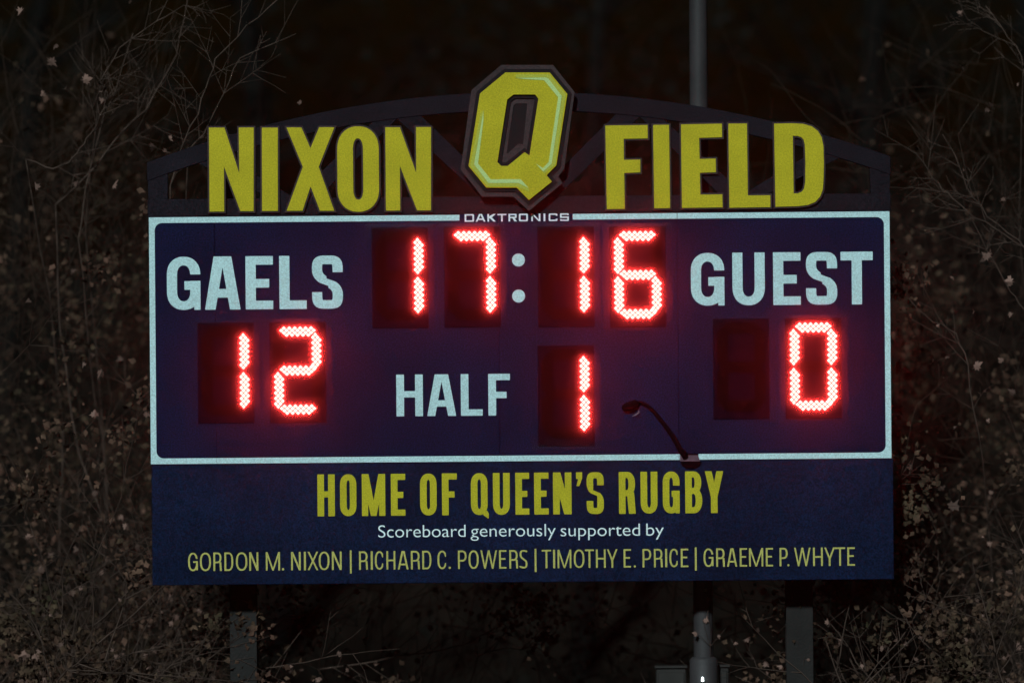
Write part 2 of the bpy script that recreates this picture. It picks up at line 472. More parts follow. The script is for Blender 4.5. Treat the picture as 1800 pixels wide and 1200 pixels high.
            if diag < 0.97: p = bez((w*0.88, h*0.92), (w*0.74, h-e), (w*0.62, h-e), (m, h-e)) + p[13:]; p = [q for q in p if not (q[0] <= a+1e-6 and q[1] < h*0.43 and q[1] > h*0.3)]
            if diag < 0.97:
                # light cut: drop the lower-left riser
                k = max(i for i, q in enumerate(p) if abs(q[0]-m) < 1e-6); p = p[:k+1] + bez((m, e), (w*0.35, e), (w*0.2, h*0.06), (w*0.08, h*0.10))
            g.add(g._pa(p))
            if diag >= 0.97:
                g.cut(w*0.5, h*0.56, w*1.2, h*0.685) if False else g.sub(g._cv([(w-s*1.6, h*0.685), (w*1.2, h*0.685), (w*1.2, h*0.50), (w-s*0.6, h*0.50), (w-s*1.6, h*0.57)]))
                g.sub(g._cv([(s*1.6, h*0.315), (-w*0.2, h*0.315), (-w*0.2, h*0.50), (s*0.6, h*0.50), (s*1.6, h*0.43)]))
    return g.contours()

_cache = {}
def letter(ch, x0, x1, yt, yb, st, ba, ry=0.3, sq=False, n=150, diag=1.0):
    """rolled photo box of a letter -> outlines in board metres"""
    w, h = x1 - x0, yb - yt
    key = (ch, round(w, 1), round(h, 1), st, ba, ry, sq, n)
    if key not in _cache: _cache[key] = glyph(ch, w, h, st, ba, ry, sq, n, diag)
    u, v = U((x0 + x1) / 2, (yt + yb) / 2)
    ox, oy = u - w / 2, v + h / 2
    return [[(PX(ox + x), PZ(oy - y)) for x, y in c] for c in _cache[key]]

# ------------------------------------------------------------------ setting: turf, bank, far woods
def sheet(name, fn, xs, ys, m):
    mb = MB(); nx, ny = len(xs), len(ys)
    mb.v = [(x, y, fn(x, y)) for y in ys for x in xs]
    mb.f = [(j*nx+i, j*nx+i+1, (j+1)*nx+i+1, (j+1)*nx+i) for j in range(ny-1) for i in range(nx-1)]
    mb.mi = [0] * len(mb.f)
    o = mb.build(name, m, smooth=True); o['kind'] = 'structure'; return o

def ground_z(x, y):
    if y < 2.2: return 0.0
    t = min((y - 2.2) / 30.0, 1.0)
    return 6.5 * t * t * (3 - 2 * t) * (0.9 + 0.1 * math.sin(x * 0.35 + 1)) + 0.06 * math.sin(x * 2.1 + y * 1.3)

sheet('pitch', lambda x, y: 0.0, [-400, -60, -20, 0, 20, 60, 400], [-300, -80, -30, -10, -2.0], M['grass'])
sheet('bank', ground_z, [-400, -60] + [i * 1.5 for i in range(-16, 17)] + [60, 400],
      [-2.0, 1.0, 2.2] + [2.2 + 1.2 * i for i in range(1, 26)] + [60, 120, 400], M['soil'])

# maple-ish leaf, five lobes, folded along its midrib
def leaf_shape():
    a = [(0, -0.55), (0.05, -0.2), (0.32, -0.34), (0.28, -0.12), (0.60, -0.05), (0.42, 0.12), (0.52, 0.34), (0.24, 0.25), (0.16, 0.40), (0, 0.68)]
    pts = a + [(-x, y) for x, y in a[-2:0:-1]]
    return pts
LP = leaf_shape()
def leaf_geo(mb, c, size, rng, mi=0, simple=False, up=None):
    q = Matrix.Rotation(rng.uniform(0, 6.28), 3, 'Y') @ Matrix.Rotation(rng.gauss(0, 0.7), 3, 'X') @ Matrix.Rotation(rng.gauss(0, 0.7), 3, 'Z')
    curl = rng.uniform(0.1, 0.7)
    if simple:
        pts = [(0, -0.5), (0.38, 0.0), (0.15, 0.2), (0, 0.6), (-0.3, 0.15), (-0.42, -0.15)]
        vs = [Vector(c) + (q @ Vector((x, curl * x * x, y))) * size for x, y in pts]
        mb.add(vs, [(0, 1, 2, 3), (0, 3, 4, 5)], mi); return
    vs = [Vector(c) + (q @ Vector((0, 0, 0))) * size]
    asx, fold = rng.uniform(0.65, 1.0), rng.uniform(0.2, 1.2)
    for x, y in LP:
        x *= asx * rng.uniform(.75, 1.15); y *= rng.uniform(.8, 1.15)
        vs.append(Vector(c) + (q @ Vector((x, curl * (x * x + 0.4 * y * y) + fold * abs(x) * .6, y))) * size)
    n = len(LP)
    mb.add(vs, [(0, i + 1, (i + 1) % n + 1) for i in range(n)], mi)

rng = random.Random(5)
def far_woods():
    mb = MB()
    for i in range(70000):
        y = rng.uniform(10, 24)
        x = rng.uniform(-9, 9); z = rng.uniform(0.5, 12)
        # clumps
        cl = math.sin(x * 1.3 + y) * math.sin(z * 1.5 + y * 0.7) + 0.5 * math.sin(x * 3.1 - z * 2.2)
        if cl < rng.uniform(-1.2, 0.9): continue
        leaf_geo(mb, (x, y, z), rng.uniform(0.05, 0.13), rng, simple=True)
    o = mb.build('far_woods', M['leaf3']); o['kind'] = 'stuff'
    o['label'] = 'dark mass of night-time woods far behind the scoreboard'; o['category'] = 'woods'
far_woods()

# far tree trunks
for i, (x, y, r, lean) in enumerate([(-4.6, 11, .13, .3), (-2.1, 13, .16, -.2), (0.6, 12, .11, .15), (3.1, 14, .17, .25), (5.0, 11.5, .12, -.3)]):
    lab = ['dark tree trunk farthest left behind the brush', 'dark tree trunk behind the letters at the left half of the arch',
           'dark slim tree trunk behind the middle of the scoreboard', 'dark tree trunk behind the right end of the arch',
           'dark tree trunk farthest right behind the brush'][i]
    g0 = ground_z(x, y) - 0.1
    t = empty('forest_tree', (x, y, g0), lab, 'tree', 'dark trees standing in the wood behind')
    mb = MB(); pts = [(x + lean * k * k * 0.08 + rng.gauss(0, .03), y, g0 + k * 1.5) for k in range(9)]
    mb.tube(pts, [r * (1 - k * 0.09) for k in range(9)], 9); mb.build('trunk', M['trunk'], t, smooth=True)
    mb = MB()
    for b in range(16):
        k = rng.randint(2, 8); p = Vector(pts[k]); d = Vector((rng.choice((-1, 1)) * rng.uniform(.5, 1), rng.uniform(-.4, .4), rng.uniform(.2, .9))).normalized()
        path = [p]
        for j in range(6):
            d = (d + Vector((rng.gauss(0, .15), rng.gauss(0, .15), rng.gauss(.05, .12)))).normalized(); path.append(path[-1] + d * 0.38)
        mb.tube(path, [r * .35 * (1 - j * .14) for j in range(7)], 5)
    mb.build('limb', M['trunk'], t, smooth=True)['kind'] = 'stuff'

# ------------------------------------------------------------------ posts and the tall pole
def post(px0, px1, y0, label):
    x0, x1 = PX(px0), PX(px1)
    t = empty('scoreboard_post', ((x0 + x1) / 2, y0 + 0.1, 0), label, 'post', 'steel posts carrying the scoreboard')
    zt = PZ(300)
    mb = MB(); mb.bbox((x0, y0, 0.0), (x1, y0 + 0.016, zt), 0.003); mb.build('front_flange', M['post'], t)
    mb = MB(); mb.bbox((x0, y0 + 0.184, 0.0), (x1, y0 + 0.2, zt), 0.003); mb.build('rear_flange', M['post'], t)
    mb = MB(); mb.box(((x0 + x1) / 2 - .007, y0 + 0.0165, 0.0), ((x0 + x1) / 2 + .007, y0 + 0.1835, zt)); mb.build('web', M['post'], t)
    mb = MB(); mb.box((x0 - .1, y0 - .08, -0.05), (x1 + .1, y0 + .28, 0.02)); mb.build('base_plate', M['post'], t)
post(1381, 1429, 0.43, 'broad dark steel post under the right end of the sponsor panel')
post(396, 444, 0.43, 'broad dark steel post under the left end of the sponsor panel')

pb = W(1232, 600, 0.56)
t = empty('light_pole', (pb.x, 0.56, 0.0), 'tall pale grey round pole rising behind the scoreboard to the left of the letters E and L', 'pole')
t['label'] = 'tall pale grey round pole rising behind the scoreboard and over its arch'
mb = MB(); mb.tube([(pb.x, 0.56, z) for z in (0.0, 2.0, 4.0, 8.0, 13.0)], [0.082, 0.074, 0.071, 0.067, 0.060], 20); mb.build('shaft', M['pole'], t, smooth=True)
mb = MB(); mb.tube([(pb.x, 0.56, z) for z in (1.0, 2.20, 2.22)], [0.105, 0.105, 0.085], 20); mb.build('sleeve', M['pole'], t, smooth=True)
mb = MB(); mb.tube([(pb.x, 0.56, z) for z in (0.02, 0.10)], [0.2, 0.2], 20); mb.build('base_flange', M['pole'], t)

def cabinet(px0, px1, pyt, y, dep, label):
    a = W(px0, pyt, y); b = W(px1, pyt, y)
    t = empty('utility_box', ((a.x + b.x) / 2, y, ground_z(a.x, y)), label, 'utility box')
    mb = MB(); mb.bbox((a.x, y, 1.0), (b.x, y + dep, a.z), 0.008); mb.build('casing', M['box'], t)
    mb = MB(); mb.bbox((a.x + .015, y - .012, 1.05), (b.x - .015, y - 0.001, a.z - .03), 0.004); mb.build('door', M['box'], t)
    mb = MB(); mb.box(((a.x + b.x) / 2 - .03, y + .02, 0), ((a.x + b.x) / 2 + .03, y + dep - .02, 0.999)); mb.build('stand', M['box'], t)
    mb = MB(); mb.bbox((a.x - .01, y - .02, a.z + .0005), (b.x + .01, y + dep + .01, a.z + .02), 0.004); mb.build('lid', M['box'], t)
cabinet(1153, 1206, 1174, 0.62, 0.16, 'dim grey utility box low down left of the tall pole')
cabinet(1264, 1281, 1172, 0.66, 0.10, 'narrow grey utility box low down right of the tall pole')

lp = W(1235, 1193, 0.40)
t = empty('marker_light', lp, 'tiny glowing white lamp at the foot of the tall pole', 'lamp')
mb = MB(); mb.tube([lp + Vector((0, 0, -.016)), lp + Vector((0, 0, .010)), lp + Vector((0, 0, .018))], [.011, .009, .004], 10); mb.build('bulb', M['lamp'], t)
mb = MB(); mb.tube([lp + Vector((0, 0, -.06)), lp + Vector((0, 0, -.018))], [.016, .014], 10); mb.build('socket', M['box'], t)
mb = MB(); mb.tube([lp + Vector((0, 0, -.04)), (lp.x, 0.47, lp.z - .04)], .006, 6); mb.build('bracket', M['box'], t)

# ------------------------------------------------------------------ the scoreboard
XL, XR, ZT, ZB = PX(263.5), PX(1565.3), PZ(377.0), PZ(810.2)
sb = empty('scoreboard', ((XL + XR) / 2, 0.12, ZB), 'navy electronic scoreboard with lit red digits, GAELS 12 and GUEST 0', 'scoreboard')
seams = [263.0, 379.0, 877.0, 1192.0, 1566.0]
for a, b in zip(seams, seams[1:]):
    mb = MB(); mb.bbox((PX(a) + 0.0012, 0.0, PZ(811.0)), (PX(b) - 0.0012, 0.03, PZ(376.2)), 0.0025)
    mb.build('face_panel', M['navy'], sb)
mb = MB(); mb.box((XL + .01, 0.031, ZB + .01), (XR - .01, 0.25, ZT - .01)); mb.build('cabinet', M['charcoal'], sb)

# white border, with round inner corners and a gap at the maker's name
T = 10.0 / PPM; RC = 13.0 / PPM
def arcpts(cx, cz, r, a0, a1, n=8): return [(cx + r * math.cos(R(a0 + (a1-a0)*i/n)), cz + r * math.sin(R(a0 + (a1-a0)*i/n))) for i in range(n+1)]
xi0, xi1, zi0, zi1 = XL + T, XR - T, ZB + T, ZT - T
gx0, gx1 = PX(809.5), PX(1008.5)
CXs = PX(1192.0)
brd = [
    ('border_left', [(gx0, ZT), (XL, ZT), (XL, ZB), (PX(379), ZB), (PX(379), zi0)] + arcpts(xi0+RC, zi0+RC, RC, 270, 180) + arcpts(xi0+RC, zi1-RC, RC, 180, 90) + [(gx0, zi1)]),
    ('b', [(PX(379)+.0015, ZB), (PX(379)+.0015, zi0), (CXs-.0015, zi0), (CXs-.0015, ZB)]),
    ('c', [(gx1, ZT), (CXs-.002, ZT), (CXs-.002, zi1), (gx1, zi1)]),
    ('d', [(CXs+.002, ZT), (XR, ZT), (XR, ZB), (CXs+.0015, ZB), (CXs+.0015, zi0)] + arcpts(xi1-RC, zi0+RC, RC, 270, 360) + arcpts(xi1-RC, zi1-RC, RC, 0, 90) + [(CXs+.002, zi1)]),
]
for n_, c in brd: plate('white_border', [c], -0.0002, 0.004, M['white'], sb)

def word(chars, yt0, yb0, xr, st, ba, m, parent, ybk, depth, ry=0.3, sq=False, n=150, diag=1.0, joined=None, slope=-0.0083):
    """chars: list (ch, x0, x1) in photo pixels; yt0/yb0 at x = xr"""
    allc = []
    for ch, x0, x1 in chars:
        dy = ((x0 + x1) / 2 - xr) * slope
        c = letter(ch, x0, x1, yt0 + dy, yb0 + dy, st, ba, ry, sq, n, diag)
        if joined: allc += c
        else: plate('letter', c, ybk, depth, m, parent)
    if joined: return plate(joined, allc, ybk, depth, m, parent)

F0 = -0.0003   # just off the face
d3 = lambda o, L: [(c, o + a / 3.0, o + b / 3.0) for c, a, b in L]
word(d3(240, [('G', 160, 337), ('A', 360, 548), ('E', 575, 720), ('L', 753, 897), ('S', 925, 1088)]), 450.2, 543.6, 448, 18.0, 15.2, M['white'], sb, F0, 0.004, ry=0.34)
word(d3(1100, [('G', 343, 520), ('U', 562, 733), ('E', 777, 922), ('S', 950, 1115), ('T', 1133, 1303)]), 443.4, 536.0, 1374, 18.0, 15.2, M['white'], sb, F0, 0.004, ry=0.34)
word(d3(640, [('H', 170, 310), ('A', 332, 485), ('L', 510, 625), ('F', 655, 770)]), 657.4, 730.6, 796, 13.6, 11.2, M['white'], sb, F0, 0.004, ry=0.34)
d75 = lambda L: [(c, 790 + a / 7.5, 790 + b / 7.5) for c, a, b in L]
word(d75([('D', 200, 325), ('A', 345, 475), ('K', 500, 612), ('T', 632, 752), ('R', 778, 890), ('O', 915, 1035), ('N', 1078, 1200), ('I', 1240, 1265), ('C', 1308, 1425), ('S', 1458, 1575)]),
     375.8, 389.2, 908, 3.05, 2.5, M['pinkwhite'], sb, F0, 0.003, ry=0.2, sq=True, n=70)
# colon
for (cx, cy) in ((911.3, 457.0), (911.6, 520.3)):
    u, v = U(cx, cy); r = 11.4 / PPM
    plate('colon_dot', [arcpts(PX(u), PZ(v), r, 0, 352.5, 47)], F0, 0.004, M['white'], sb)

# digits
SEGS = {'1': 'bc', '7': 'abc', '6': 'acdefg', '2': 'abdeg', '0': 'abcdef', ' ': ''}
def seg_mesh(horizontal, lit):
    """four rows of diodes, 5-6-7-6, pitch 9.55 px along and 4.05 px across"""
    mb = MB(); AL, AC = 9.55 / PPM, 4.05 / PPM
    L, Wd = 34.5 / PPM, 9.6 / PPM
    pl = [(-L, 0), (-L + Wd, -Wd), (L - Wd, -Wd), (L, 0), (L - Wd, Wd), (-L + Wd, Wd)]
    if horizontal: pl = [(a, b) for a, b in pl]
    def T2(a, c): return (a, c) if horizontal else (c, a)
    v = []
    for y in (0.0, 0.006):
        for a, c in pl:
            x, z = T2(a, c); v.append((x, -y, z))
    f = [(0,1,2,3,4,5)[::-1], (6,7,8,9,10,11)] + [(i, (i+1) % 6, 6 + (i+1) % 6, 6 + i) for i in range(6)]
    mb.add(v, f, 0)
    rows = [(1.5, 6, 0.0), (0.5, 7, 0.0), (-0.5, 6, 0.0), (-1.5, 5, 0.0)]
    for r, n, o in rows:
        for k in range(n):
            a0 = (k - (n - 1) / 2) * AL; c0 = r * AC
            if not horizontal: c0 = -c0
            ha, hc = AL * 0.41, AC * 0.82
            p = [(a0 - ha, c0), (a0, c0 - hc), (a0 + ha, c0), (a0, c0 + hc)]
            q = [T2(*t) for t in p]
            y0, y1 = -0.0062, -0.0085
            vs = [(x, y0, z) for x, z in q] + [(x, y1, z) for x, z in q]
            mb.add(vs, [(0, 1, 5, 4), (1, 2, 6, 5), (2, 3, 7, 6), (3, 0, 4, 7)], 0)
            ff = (4, 5, 6, 7) if horizontal else (7, 6, 5, 4)
            mb.add(vs, [ff], 1)
    return mb.mesh('segment', [M['seg'], M['led'] if lit else M['off']])
SM = {(h, l): seg_mesh(h, l) for h in (True, False) for l in (True, False)}
CW, RH = 33.0, 68.4
SPOS = {'a': (0, -RH, True), 'g': (0, 0, True), 'd': (0, RH, True), 'f': (-CW, -RH/2, False), 'b': (CW, -RH/2, False), 'e': (-CW, RH/2, False), 'c': (CW, RH/2, False)}
def digit(ch, cx, cy, lab):
    u, v = U(cx, cy)
    mb = MB(); mb.bbox((PX(u - 49.5), -0.010, PZ(v + 92)), (PX(u + 49.5), -0.0005, PZ(v - 85)), 0.004)
    d = mb.build('digit', M['black'], sb); d['label'] = lab
    mb = MB(); mb.bbox((PX(u - 60), -0.0400, PZ(v + 97)), (PX(u + 60), -0.0380, PZ(v - 91)), 0.0008); mb.build('halo_pane', M['halo'], d)  # pane added to spread a glow round the lit segments
    for s_, (dx, dy, hz) in SPOS.items():
        lit = s_ in SEGS[ch]
        o = bpy.data.objects.new('segment', SM[(hz, lit)]); col.objects.link(o)
        o.location = (PX(u + dx), -0.0102, PZ(v + dy)); adopt(o, d)
        if lit: o['label'] = 'glowing red-white segment of diodes'
for ch, cx, cy, lab in (('1', 703.3, 484.6, 'lit digit 1, first of the clock'), ('7', 830.2, 483.4, 'lit digit 7 of the clock'),
                    ('1', 994.9, 483.0, 'lit digit 1 right of the colon'), ('6', 1121.0, 483.2, 'lit digit 6 of the clock'),
                    ('1', 397.0, 651.8, 'lit digit 1 of the home score'), ('2', 523.6, 651.0, 'lit digit 2 of the home score'),
                    ('1', 995.0, 691.8, 'lit digit 1 of the half'), (' ', 1303.0, 644.6, 'unlit black digit left of the guest zero'),
                    ('0', 1430.0, 643.8, 'lit digit 0 of the guest score')):
    digit(ch, cx, cy, lab)

# ------------------------------------------------------------------ arm-shaped solid standing in for a shadow across the lower border
gb = W(1213, 806, 0)
ga = empty('arm_shadow', (gb.x, -0.004, gb.z), 'black arm-shaped solid standing in for a shadow across the lower white border', 'arm')
mb = MB(); a = W(1195.5, 800, 0); b = W(1230, 812, 0)
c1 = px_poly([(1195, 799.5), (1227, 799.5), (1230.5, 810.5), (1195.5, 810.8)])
plate('border_shadow', [c1], -0.005, 0.010, mat('shaded_border_grey', (0.135, 0.070, 0.095), 0.7, var=0.2, scale=20, spec=0.1), ga)  # shadow on the white border, painted as a grey plate
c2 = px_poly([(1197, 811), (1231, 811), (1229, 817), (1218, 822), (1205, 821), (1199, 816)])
plate('base_shadow', [c2], -0.0015, 0.016, M['shade_black'], ga, bevel=0.003)  # shadow on the navy below, modelled as a black plate
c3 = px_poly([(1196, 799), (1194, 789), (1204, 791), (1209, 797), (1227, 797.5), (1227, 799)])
plate('base_shadow', [c3], -0.0015, 0.016, M['shade_black'], ga, bevel=0.002)
P = [(1205, 803), (1196, 790), (1182, 765), (1165, 742), (1150, 723), (1138, 712), (1126, 706), (1114, 708)]
pts = [W(x, y, 0) + Vector((0, -0.026 - 0.008 * math.sin(i / 7 * 1.5), 0)) for i, (x, y) in enumerate(P)]
mb = MB(); mb.tube(pts, [.023, .020, .018, .015, .013, .011, .010, .009], 10); mb.build('arm_shadow_tube', M['shade_black'], ga, smooth=True)
hc = W(1109, 712, 0) + Vector((0, -0.036, 0))
mb = MB()
mb.tube([hc + Vector((.055, 0, .022)), hc + Vector((.04, 0, .018)), hc + Vector((.01, 0, 0)), hc + Vector((-.03, 0, -.012)), hc + Vector((-.058, 0, -.022)), hc + Vector((-.066, 0, -.026))],
        [.012, .026, .033, .032, .022, .008], 14); mb.build('arm_shadow_head', M['shade_black'], ga, smooth=True)
mb = MB(); c0 = W(1118, 728, 0) + Vector((0, -0.036, 0))
mb.tube([c0 + Vector((-.028, 0, -.014)), c0 + Vector((0, 0, -.002)), c0 + Vector((.022, 0, .014)), c0 + Vector((.02, 0, .03))], [.003, .006, .005, .003], 8)
mb.build('gleam_strip', mat('gleam_grey', (0.16, 0.13, 0.15), 0.6), ga, smooth=True)  # gleam painted as a paler strip, not a reflection

# ------------------------------------------------------------------ sponsor panel
sp = empty('sponsor_panel', (0.0, 0.05, PZ(1024)), 'navy panel under the scoreboard lettered HOME OF QUEEN\'S RUGBY and four names', 'sign')
mb = MB(); mb.bbox((PX(264.5), 0.004, PZ(1023)), (PX(1568), 0.05, PZ(811.6)), 0.004); mb.build('panel', M['navy2'], sp)
mb = MB(); mb.box((PX(272), 0.051, PZ(1015)), (PX(1560), 0.12, PZ(1000))); mb.build('rear_rail', M['charcoal'], sp)
FS = 0.0036
d4 = lambda L: [(c, 540 + a / 4.737, 540 + b / 4.737) for c, a, b in L]
d5 = lambda L: [(c, 900 + a / 4.615, 900 + b / 4.615) for c, a, b in L]
word(d4([('H', 85, 230), ('O', 273, 410), ('M', 455, 650), ('E', 697, 817), ('O', 940, 1078), ('F', 1122, 1247), ('Q', 1363, 1502), ('U', 1547, 1687)]) +
     d5([('E', 27, 140), ('E', 180, 297), ('N', 333, 483), ("'", 520, 573), ('S', 605, 745), ('R', 867, 1003), ('U', 1043, 1180), ('G', 1223, 1360), ('B', 1405, 1543), ('Y', 1565, 1715)]),
     830.7, 904.3, 880, 11.7, 10.8, M['yellow2'], sp, FS, 0.003, ry=0.26)
e36 = lambda o, L: [(c, o + a / 3.6, o + b / 3.6) for c, a, b in L]
NM = [e36(300, [('G', 110, 172), ('O', 185, 255), ('R', 270, 323), ('D', 340, 396), ('O', 413, 485), ('N', 497, 555)]),
      e36(300, [('M', 602, 692), ('.', 703, 718)]),
      e36(300, [('N', 762, 823), ('I', 843, 856), ('X', 866, 934), ('O', 937, 1005), ('N', 1020, 1082)]),
      e36(300, [('|', 1134, 1145)]),
      e36(300, [('R', 1192, 1248), ('I', 1266, 1279), ('C', 1292, 1350), ('H', 1365, 1422), ('A', 1437, 1505), ('R', 1520, 1577), ('D', 1592, 1650)]),
      e36(300, [('C', 1688, 1748), ('.', 1758, 1773)]),
      e36(780, [('P', 90, 145), ('O', 157, 221), ('W', 232, 338), ('E', 350, 397), ('R', 415, 470), ('S', 480, 530)]),
      e36(780, [('|', 575, 587)]),
      e36(780, [('T', 620, 680), ('I', 692, 705), ('M', 720, 808), ('O', 823, 890), ('T', 893, 951), ('H', 963, 1025), ('Y', 1033, 1100)]),
      e36(780, [('E', 1138, 1185), ('.', 1202, 1216)]),
      e36(780, [('P', 1258, 1313), ('R', 1330, 1386), ('I', 1401, 1414), ('C', 1428, 1486), ('E', 1500, 1548)]),
      e36(780, [('|', 1589, 1601)]),
      e36(1150, [('G', 312, 375), ('R', 392, 447), ('A', 460, 525), ('E', 541, 588), ('M', 600, 690), ('E', 706, 752)]),
      e36(1150, [('P', 793, 845), ('.', 842, 856)]),
      e36(1150, [('W', 885, 990), ('H', 1005, 1067), ('Y', 1076, 1144), ('T', 1143, 1209), ('E', 1222, 1270)])]
for wd in NM:
    word(wd, 966.0, 998.4, 915, 3.25, 2.9, M['khaki'], sp, FS, 0.002, ry=0.46, n=90, diag=0.95)

def text_line(txt, x0, x1, base, xh, m, parent):
    cu = bpy.data.curves.new('t', 'FONT'); cu.body = txt; cu.size = 1.0; cu.extrude = 0.0; cu.offset = -0.006
    o = bpy.data.objects.new('t', cu); col.objects.link(o)
    dg = bpy.context.evaluated_depsgraph_get(); dg.update()
    me = bpy.data.meshes.new_from_object(o.evaluated_get(dg), depsgraph=dg)
    bpy.data.objects.remove(o); bpy.data.curves.remove(cu)
    co = np.zeros(len(me.vertices) * 3); me.vertices.foreach_get('co', co); co = co.reshape(-1, 3)
    a, b = co[:, 0].min(), co[:, 0].max()
    ua, va = U(x0, base); ub, vb = U(x1, base - (x1 - x0) * 0.0083)
    co[:, 0] = PX(ua) + (co[:, 0] - a) / (b - a) * (PX(ub) - PX(ua))
    z = PZ((va + vb) / 2) + co[:, 1] * xh
    co[:, 2] = z; co[:, 1] = FS - 0.0022
    me.vertices.foreach_set('co', co.ravel()); me.materials.clear(); me.update()
    return link_mesh('lettering', me, m, parent)
for tx, x0, x1, bs in (('Scoreboard', 665, 818.5, 944.2), ('generously', 827.5, 977, 942.8), ('supported', 985.5, 1125, 942.0), ('by', 1136, 1167, 940.8)):
    text_line(tx, x0, x1, bs, 31.5 / PPM, M['text'], sp)

# ------------------------------------------------------------------ arched truss sign
ar = empty('arched_sign', (0.0, 0.05, PZ(376)), 'dark arched steel truss with big gold letters NIXON FIELD on top of the scoreboard', 'sign')
AXc = 914.5; PKY = 163.0; RAD = 1800.0
def arch_y(x, off=0.0): return PKY + off + (x - AXc) ** 2 / (2 * RAD)
xs = [262.0 + (1567.0 - 262.0) * i / 40 for i in range(41)]
Y0, Y1 = 0.02, 0.10
top = [(PX(x), PZ(arch_y(x))) for x in xs]; bot = [(PX(x), PZ(arch_y(x, 30))) for x in xs]
plate('top_chord', [top + bot[::-1]], Y1, Y1 - Y0, M['charcoal'], ar, bevel=0.006)
def bar(nm, pts): return plate(nm, [[(PX(a), PZ(b)) for a, b in pts]], Y1 - 0.004, Y1 - Y0 - 0.010, M['charcoal'], ar, bevel=0.004)
bar('bottom_chord', [(262, 346), (1567, 346), (1567, 375), (262, 375)])
bar('end_post', [(263, arch_y(262, 31)), (296, arch_y(296, 31)), (296, 345.4), (263, 345.4)])
bar('end_post', [(1533, arch_y(1533, 31)), (1566, arch_y(1566, 31)), (1566, 345.4), (1533, 345.4)])
def diag(xa, xb):     # bottom x, top x
    yt = arch_y(xb, 31)
    bar('diagonal', [(xa - 20, 345.4), (xa + 20, 345.4), (xb + 20, arch_y(xb + 20, 31)), (xb - 20, arch_y(xb - 20, 31))])
for a_, b_ in ((868, 722), (540, 680), (500, 372), (961, 1107), (1289, 1149), (1329, 1457)): diag(a_, b_)

LY = 0.018   # back of letters
def big(ch, c):
    L = bpy.data.objects
    base = plate('letter', c, LY - 0.006, 0.022, M['yellow'], ar, bevel=0.0015)
    plate('letter_edge', c, LY - 0.002, 0.018, M['brown'], base, offset=3.2 / PPM)
z1 = lambda ox, oy, P: px_poly([(ox + x / 3.0, oy + y / 3.0) for x, y in P])
big('N', [z1(240, 100, [(383,375),(463,375),(543,622),(540,375),(617,374),(617,813),(548,813),(460,572),(462,815),(386,815)])])
big('I', [z1(240, 100, [(662,375),(744,375),(745,812),(663,812)])])
big('X', [z1(240, 100, [(793,374),(869,374),(917,485),(964,373),(1042,373),(960,580),(1042,811),(968,811),(918,680),(875,811),(793,811),(878,580)])])
for ch, x0, x1, yt, yb in (('O', 593.3, 665.9, 222.6, 372.2),):
    big(ch, letter(ch, x0, x1, yt, yb, 27.2, 20.5, 0.27))
big('N', [z1(240, 100, [(1313,373),(1388,373),(1476,618),(1475,372),(1552,372),(1552,809),(1480,809),(1388,570),(1390,810),(1316,810)])])
big('F', [z1(1000, 100, [(193,364),(414,361),(415,430),(288,432),(289,545),(375,543),(376,609),(291,612),(294,801),(201,802)])])
big('I', [z1(1000, 100, [(445,361),(527,360),(533,797),(451,798)])])
big('E', [z1(1000, 100, [(592,358),(806,354),(807,424),(686,427),(688,540),(773,538),(775,608),(690,611),(692,728),(808,726),(810,793),(597,796)])])
big('L', [z1(1000, 100, [(842,354),(938,353),(942,732),(1061,731),(1062,792),(847,795)])])
big('D', [z1(1000, 100, [(1083,354),(1180,352),(1235,355),(1280,368),(1312,392),(1332,425),(1341,470),(1344,560),(1342,650),(1338,700),(1325,735),(1300,764),(1262,780),(1210,787),(1090,790)]),
          z1(1000, 100, [(1180,416),(1205,417),(1225,423),(1238,437),(1245,465),(1248,560),(1247,660),(1241,695),(1228,713),(1208,721),(1184,722)])])

# ------------------------------------------------------------------ Q emblem
qz = lambda P: px_poly([(700 + x / 4.286, 90 + y / 4.286) for x, y in P])
qe = empty('letter_emblem', (PX(914), 0.0, PZ(350)), 'slanted gold block letter Q with mint highlight and brown outline, standing over the arch', 'emblem')
OUT = qz([(808,168),(1140,168),(1272,328),(1190,862),(1115,938),(1155,985),(985,1122),(893,1030),(665,1030),(532,868),(618,325)])
CNT = qz([(868,330),(1032,330),(1057,362),(990,793),(952,767),(825,870),(775,870),(746,840),(820,368)])
q0 = plate('letter_face', [OUT, CNT], -0.105, 0.02, M['yellow'], qe, bevel=0.002)
plate('dark_outline', [OUT, CNT], -0.090, 0.014, M['dark'], qe, offset=6.8 / PPM)
OB = qz([(776,108),(1166,108),(1328,312),(1250,890),(1205,945),(1238,995),(985,1205),(868,1098),(632,1098),(470,895),(552,298)])
CB = qz([(886,398),(968,398),(972,402),(940,705),(905,700),(823,775),(818,772),(868,415)])
plate('brown_outline', [OB, CB], -0.072, 0.017, M['brown'], qe)
CM = qz([(886,398),(968,398),(972,402),(940,705),(905,700),(823,775),(818,772),(868,415)])
plate('counter_panel', [CM], -0.0745, 0.006, M['dark'], qe, offset=-0.001)
mb = MB(); mb.bbox((PX(862), -0.071, PZ(330)), (PX(966), 0.019, PZ(180)), 0.004); mb.build('mounting_box', M['dark'], qe)
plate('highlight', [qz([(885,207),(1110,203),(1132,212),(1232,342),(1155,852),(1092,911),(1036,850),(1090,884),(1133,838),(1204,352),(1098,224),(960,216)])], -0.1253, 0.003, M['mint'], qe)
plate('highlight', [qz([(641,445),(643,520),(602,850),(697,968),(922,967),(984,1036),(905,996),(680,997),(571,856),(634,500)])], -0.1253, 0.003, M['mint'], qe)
plate('bevel_face', [qz([(886,180),(1136,180),(1262,330),(1183,858),(1098,926),(1092,913),(1157,853),(1234,341),(1133,210),(1110,201),(886,205)])], -0.1253, 0.002, M['lime'], qe)
